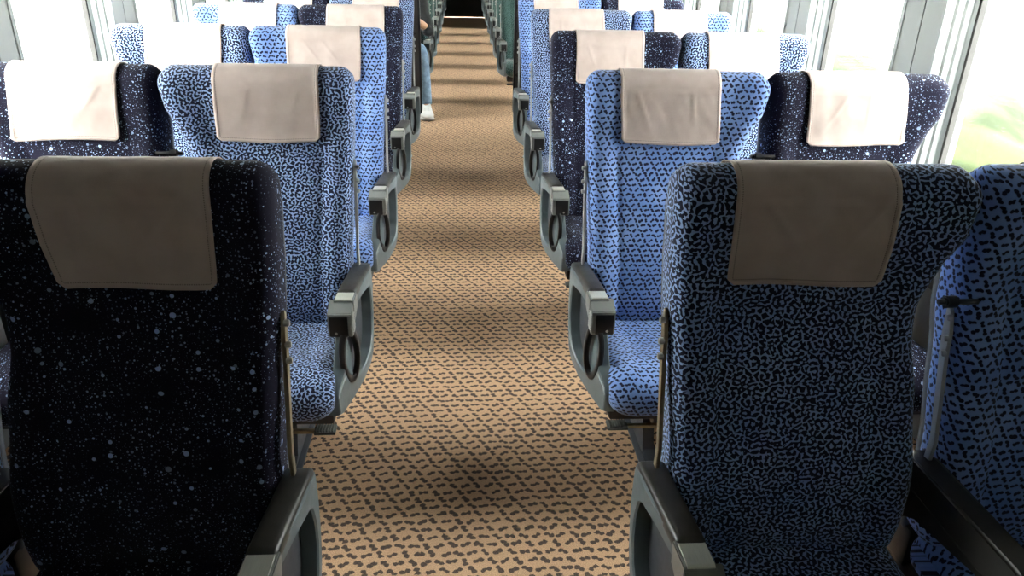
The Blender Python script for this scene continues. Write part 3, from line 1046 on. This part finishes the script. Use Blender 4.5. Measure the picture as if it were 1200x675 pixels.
# ------------------------------------------------------------------ the passenger in the first green seat on the left
def tube_limb(bm, pts, n=16, cap=True):
    """smooth tapering limb through (centre, radius x, radius y) stations"""
    P = [Vector(p[0]) for p in pts]; R = [(p[1], p[2] if len(p) > 2 else p[1]) for p in pts]
    cs = []; rs = []
    for i in range(len(P) - 1):
        p0, p1, p2, p3 = P[max(0, i - 1)], P[i], P[i + 1], P[min(len(P) - 1, i + 2)]
        for s in range(5):
            t = s / 5
            cs.append(.5 * ((2 * p1) + (-p0 + p2) * t + (2 * p0 - 5 * p1 + 4 * p2 - p3) * t * t + (-p0 + 3 * p1 - 3 * p2 + p3) * t ** 3))
            rs.append((R[i][0] + (R[i + 1][0] - R[i][0]) * t, R[i][1] + (R[i + 1][1] - R[i][1]) * t))
    cs.append(P[-1]); rs.append(R[-1])
    rings = []; prev = None
    for i, c in enumerate(cs):
        d = (cs[min(i + 1, len(cs) - 1)] - cs[max(i - 1, 0)]).normalized()
        if prev is None:
            ref = Vector((1, 0, 0)) if abs(d.x) < .8 else Vector((0, 1, 0))
            u = (ref - d * ref.dot(d)).normalized()
        else:
            u = (prev - d * prev.dot(d)).normalized()
        prev = u; v = d.cross(u)
        rings.append([c + u * math.cos(2 * PI * k / n) * rs[i][0] + v * math.sin(2 * PI * k / n) * rs[i][1] for k in range(n)])
    loft(bm, rings, cap)

def person(base):
    bx, by = base
    skin, nt = base_mat('skin', (.52, .27, .17), .5, 0, .4)
    nt.b.inputs['Subsurface Weight'].default_value = .1
    nt.b.inputs['Subsurface Radius'].default_value = (.02, .008, .004)
    shirt = plastic('black_shirt_cloth', (.012, .012, .014), .85, 0, .3, 20, .4)
    denim = plastic('washed_denim', (.20, .30, .42), .85, 0, .25, 26, .5)
    hairm = plastic('dark_hair', (.015, .011, .009), .5, 0, .3, 60)
    shoem = plastic('white_shoe', (.72, .71, .70), .5, 0, .06, 18, .1)
    solem = plastic('grey_sole', (.50, .49, .48), .6, 0, .1, 18)
    # joints in world coordinates; the passenger leans back facing the camera
    J = dict(pel=(bx, by - .20, .52), abd=(bx, by - .18, .66), chest=(bx, by - .17, .86), neck0=(bx, by - .13, 1.03), neck=(bx, by - .14, 1.075), head=(bx, by - .17, 1.165),
             shR=(bx + .165, by - .15, .98), elR=(bx + .245, by - .30, .70), wrR=(bx + .10, by - .50, .84), haR=(bx + .055, by - .57, .88),
             shL=(bx - .165, by - .15, .98), elL=(bx - .20, by - .28, .70), wrL=(bx - .10, by - .46, .60), haL=(bx - .07, by - .53, .58),
             hipR=(bx + .09, by - .22, .50), knR=(bx + .185, by - .66, .535), anR=(bx + .235, by - .80, .12), toR=(bx + .25, by - .93, .035),
             hipL=(bx - .09, by - .22, .50), knL=(bx - .11, by - .66, .535), anL=(bx - .12, by - .76, .12), toL=(bx - .13, by - .90, .035))
    V = {k: Vector(v) for k, v in J.items()}
    # body: a skinned skeleton grown into one continuous surface
    verts = []; edges = []; rad = []
    def av(p, r): verts.append(Vector(p)); rad.append(r); return len(verts) - 1
    def ed(a, b): edges.append((a, b))
    pel = av(V['pel'], (.14, .10)); abd = av(V['abd'], (.125, .095)); ch = av(V['chest'], (.145, .10)); nk0 = av(V['neck0'], (.075, .06)); nk = av(V['neck'], (.052, .052))
    ed(pel, abd); ed(abd, ch); ed(ch, nk0); ed(nk0, nk)
    hd1 = av(V['head'] + Vector((0, .0, -.02)), (.066, .075)); hd2 = av(V['head'] + Vector((0, .01, .05)), (.076, .09)); hd3 = av(V['head'] + Vector((0, .02, .11)), (.05, .06))
    ed(nk, hd1); ed(hd1, hd2); ed(hd2, hd3)
    for S, sgn in (('R', 1), ('L', -1)):
        a = av(V['sh' + S], (.055, .055)); b = av(V['el' + S], (.038, .038)); m1 = av(V['el' + S].lerp(V['wr' + S], .35), (.040, .038)); c = av(V['wr' + S], (.026, .022)); h = av(V['ha' + S], (.036, .018))
        ed(ch, a); ed(a, b); ed(b, m1); ed(m1, c); ed(c, h)
        d = (V['ha' + S] - V['wr' + S]).normalized(); side = d.cross(Vector((0, 0, 1))).normalized()
        for i, (o, L) in enumerate(((-.030, .066), (-.010, .078), (.010, .073), (.029, .058))):
            k1 = av(V['ha' + S] + side * o + d * .035, (.0095, .009)); k2 = av(V['ha' + S] + side * o * 1.05 + d * (.035 + L * .5) + Vector((0, 0, -.008)), (.0085, .008)); k3 = av(V['ha' + S] + side * o * 1.05 + d * (.025 + L * .8) + Vector((0, 0, -.030)), (.007, .0065))
            ed(h, k1); ed(k1, k2); ed(k2, k3)
        t1 = av(V['wr' + S].lerp(V['ha' + S], .55) + side * -.035 * sgn + Vector((0, 0, .004)), (.011, .010)); t2 = av(V['ha' + S] + side * -.056 * sgn + d * .02, (.009, .009))
        ed(c, t1); ed(t1, t2)
        a = av(V['hip' + S], (.085, .085)); b = av(V['hip' + S].lerp(V['kn' + S], .5), (.075, .07)); k = av(V['kn' + S], (.055, .055)); q = av(V['kn' + S].lerp(V['an' + S], .35), (.052, .052)); n_ = av(V['an' + S], (.034, .036)); t_ = av(V['an' + S].lerp(V['to' + S], .5) - Vector((0, 0, .01)), (.035, .028)); z_ = av(V['to' + S], (.036, .020))
        ed(pel, a); ed(a, b); ed(b, k); ed(k, q); ed(q, n_); ed(n_, t_); ed(t_, z_)
    me = bpy.data.meshes.new('person_skeleton'); me.from_pydata([tuple(v) for v in verts], edges, [])
    o = bpy.data.objects.new('person_tmp', me); C.objects.link(o)
    sk = o.modifiers.new('skin', 'SKIN')
    for i, r in enumerate(rad):
        sv = me.skin_vertices[0].data[i]; sv.radius = r; sv.use_root = (i == 0)
    sub = o.modifiers.new('sub', 'SUBSURF'); sub.levels = 2; sub.render_levels = 2
    dg = bpy.context.evaluated_depsgraph_get(); dg.update()
    ev = o.evaluated_get(dg); bm = bmesh.new(); bm.from_mesh(ev.to_mesh())
    bpy.data.objects.remove(o)
    # face features on the front (-y) of the head
    hc = V['head'] + Vector((0, .0, .035))
    def blob(c, r):
        t = bmesh.new(); bmesh.ops.create_uvsphere(t, u_segments=14, v_segments=10, radius=1)
        merge(bm, t, 0, Matrix.Translation(c) @ Matrix.Diagonal((r[0], r[1], r[2], 1)))
    blob(hc + Vector((0, -.080, -.010)), (.013, .020, .024)); blob(hc + Vector((0, -.076, .026)), (.055, .016, .010))
    blob(hc + Vector((0, -.076, -.048)), (.024, .011, .008)); blob(hc + Vector((0, -.068, -.078)), (.030, .018, .016))
    for sgn in (1, -1): blob(hc + Vector((sgn * .074, .005, .0)), (.009, .018, .030))
    base_pt = Vector((bx, by - .2, .40))
    def put(name, bm_, mat, parent=None):
        bmesh.ops.translate(bm_, verts=bm_.verts, vec=-base_pt)
        oo = obj(name, mesh_from(bm_, name, mat), parent)
        return oo
    body = put('person', bm, skin)
    body.location = base_pt
    tag(body, 'person in black top, light jeans and white shoes seated left of the aisle', 'person')
    bm = bmesh.new()
    for sgn in (1, -1):
        t = bmesh.new(); bmesh.ops.create_uvsphere(t, u_segments=12, v_segments=8, radius=.011); merge(bm, t, 0, Matrix.Translation(hc + Vector((sgn * .028, -.078, .008))))
    put('eyes', bm, M['dark'], body)
    # hair
    t = bmesh.new(); bmesh.ops.create_uvsphere(t, u_segments=28, v_segments=20, radius=1)
    bm = bmesh.new(); merge(bm, t, 0, Matrix.Translation(hc + Vector((0, .036, .066))) @ Matrix.Diagonal((.083, .092, .070, 1)))
    put('hair', bm, hairm, body)
    # shirt: torso and sleeves to the elbow
    bm = bmesh.new()
    tube_limb(bm, [(V['pel'] + Vector((0, 0, -.03)), .165, .125), (V['abd'], .155, .118), (V['chest'], .185, .122), (V['chest'] + Vector((0, .02, .10)), .175, .105), (V['neck0'] + Vector((0, 0, .015)), .075, .066)], 24)
    for S, sgn in (('R', 1), ('L', -1)):
        tube_limb(bm, [(V['sh' + S] + Vector((-sgn * .08, 0, .004)), .062), (V['sh' + S] + Vector((0, 0, -.004)), .068), (V['sh' + S].lerp(V['el' + S], .5), .055), (V['el' + S] + Vector((sgn * .004, 0, -.006)), .055), (V['el' + S].lerp(V['wr' + S], .16), .050)], 18)
    put('shirt', bm, shirt, body)
    bm = bmesh.new()
    for S in 'RL':
        tube_limb(bm, [(V['pel'] + Vector(((.04 if S == 'R' else -.04), .06, -.01)), .11, .10), (V['hip' + S], .105, .10), (V['hip' + S].lerp(V['kn' + S], .5), .088), (V['kn' + S] + Vector((0, -.005, .0)), .068), (V['kn' + S].lerp(V['an' + S], .3), .074), (V['kn' + S].lerp(V['an' + S], .7), .064), (V['an' + S] + Vector((0, 0, -.018)), .056)], 20)
    put('jeans', bm, denim, body)
    for S in 'RL':
        A = V['an' + S]; T = V['to' + S]
        d = Vector((T.x - A.x, T.y - A.y, 0)).normalized(); sidev = Vector((-d.y, d.x, 0))
        heel = Vector((A.x, A.y, 0)) - d * .055
        def shoe_rings(stations):
            rings = []
            for f, w_, z0, z1 in stations:
                c = heel + d * .30 * f; r = []
                for k in range(20):
                    a = 2 * PI * k / 20
                    cx, sz = math.cos(a), math.sin(a)
                    zz = (z0 + z1) / 2 + (z1 - z0) / 2 * (abs(sz) ** .7) * (1 if sz > 0 else -1)
                    w_ *= 1.0; r.append(c + sidev * 1.18 * w_ * (abs(cx) ** .8) * (1 if cx > 0 else -1) + Vector((0, 0, zz)))
                rings.append(r)
            return rings
        bm = bmesh.new()
        loft(bm, shoe_rings(((0, .018, .03, .07), (.03, .032, .022, .095), (.12, .038, .02, .125), (.25, .040, .02, .125), (.38, .041, .02, .108), (.55, .045, .02, .078), (.72, .050, .02, .066), (.88, .046, .02, .058), (.97, .030, .022, .048), (1.0, .012, .026, .040))))
        sh = put('shoe', bm, shoem, body)
        bm = bmesh.new()
        loft(bm, shoe_rings(((-.01, .020, .002, .026), (.03, .036, .0, .028), (.25, .043, .0, .026), (.5, .047, .0, .024), (.75, .054, .0, .024), (.9, .050, .001, .026), (.99, .032, .004, .028), (1.015, .012, .01, .026))))
        put('sole', bm, solem, sh)
        bm = bmesh.new()
        for k in range(4):
            c = heel + d * (.27 * (.40 + .09 * k)) + Vector((0, 0, .094 - .008 * k))
            add_cyl(bm, c - sidev * .024, c + sidev * .024, .004, 10)
        put('laces', bm, solem, sh)
person((-.575, 7.82))
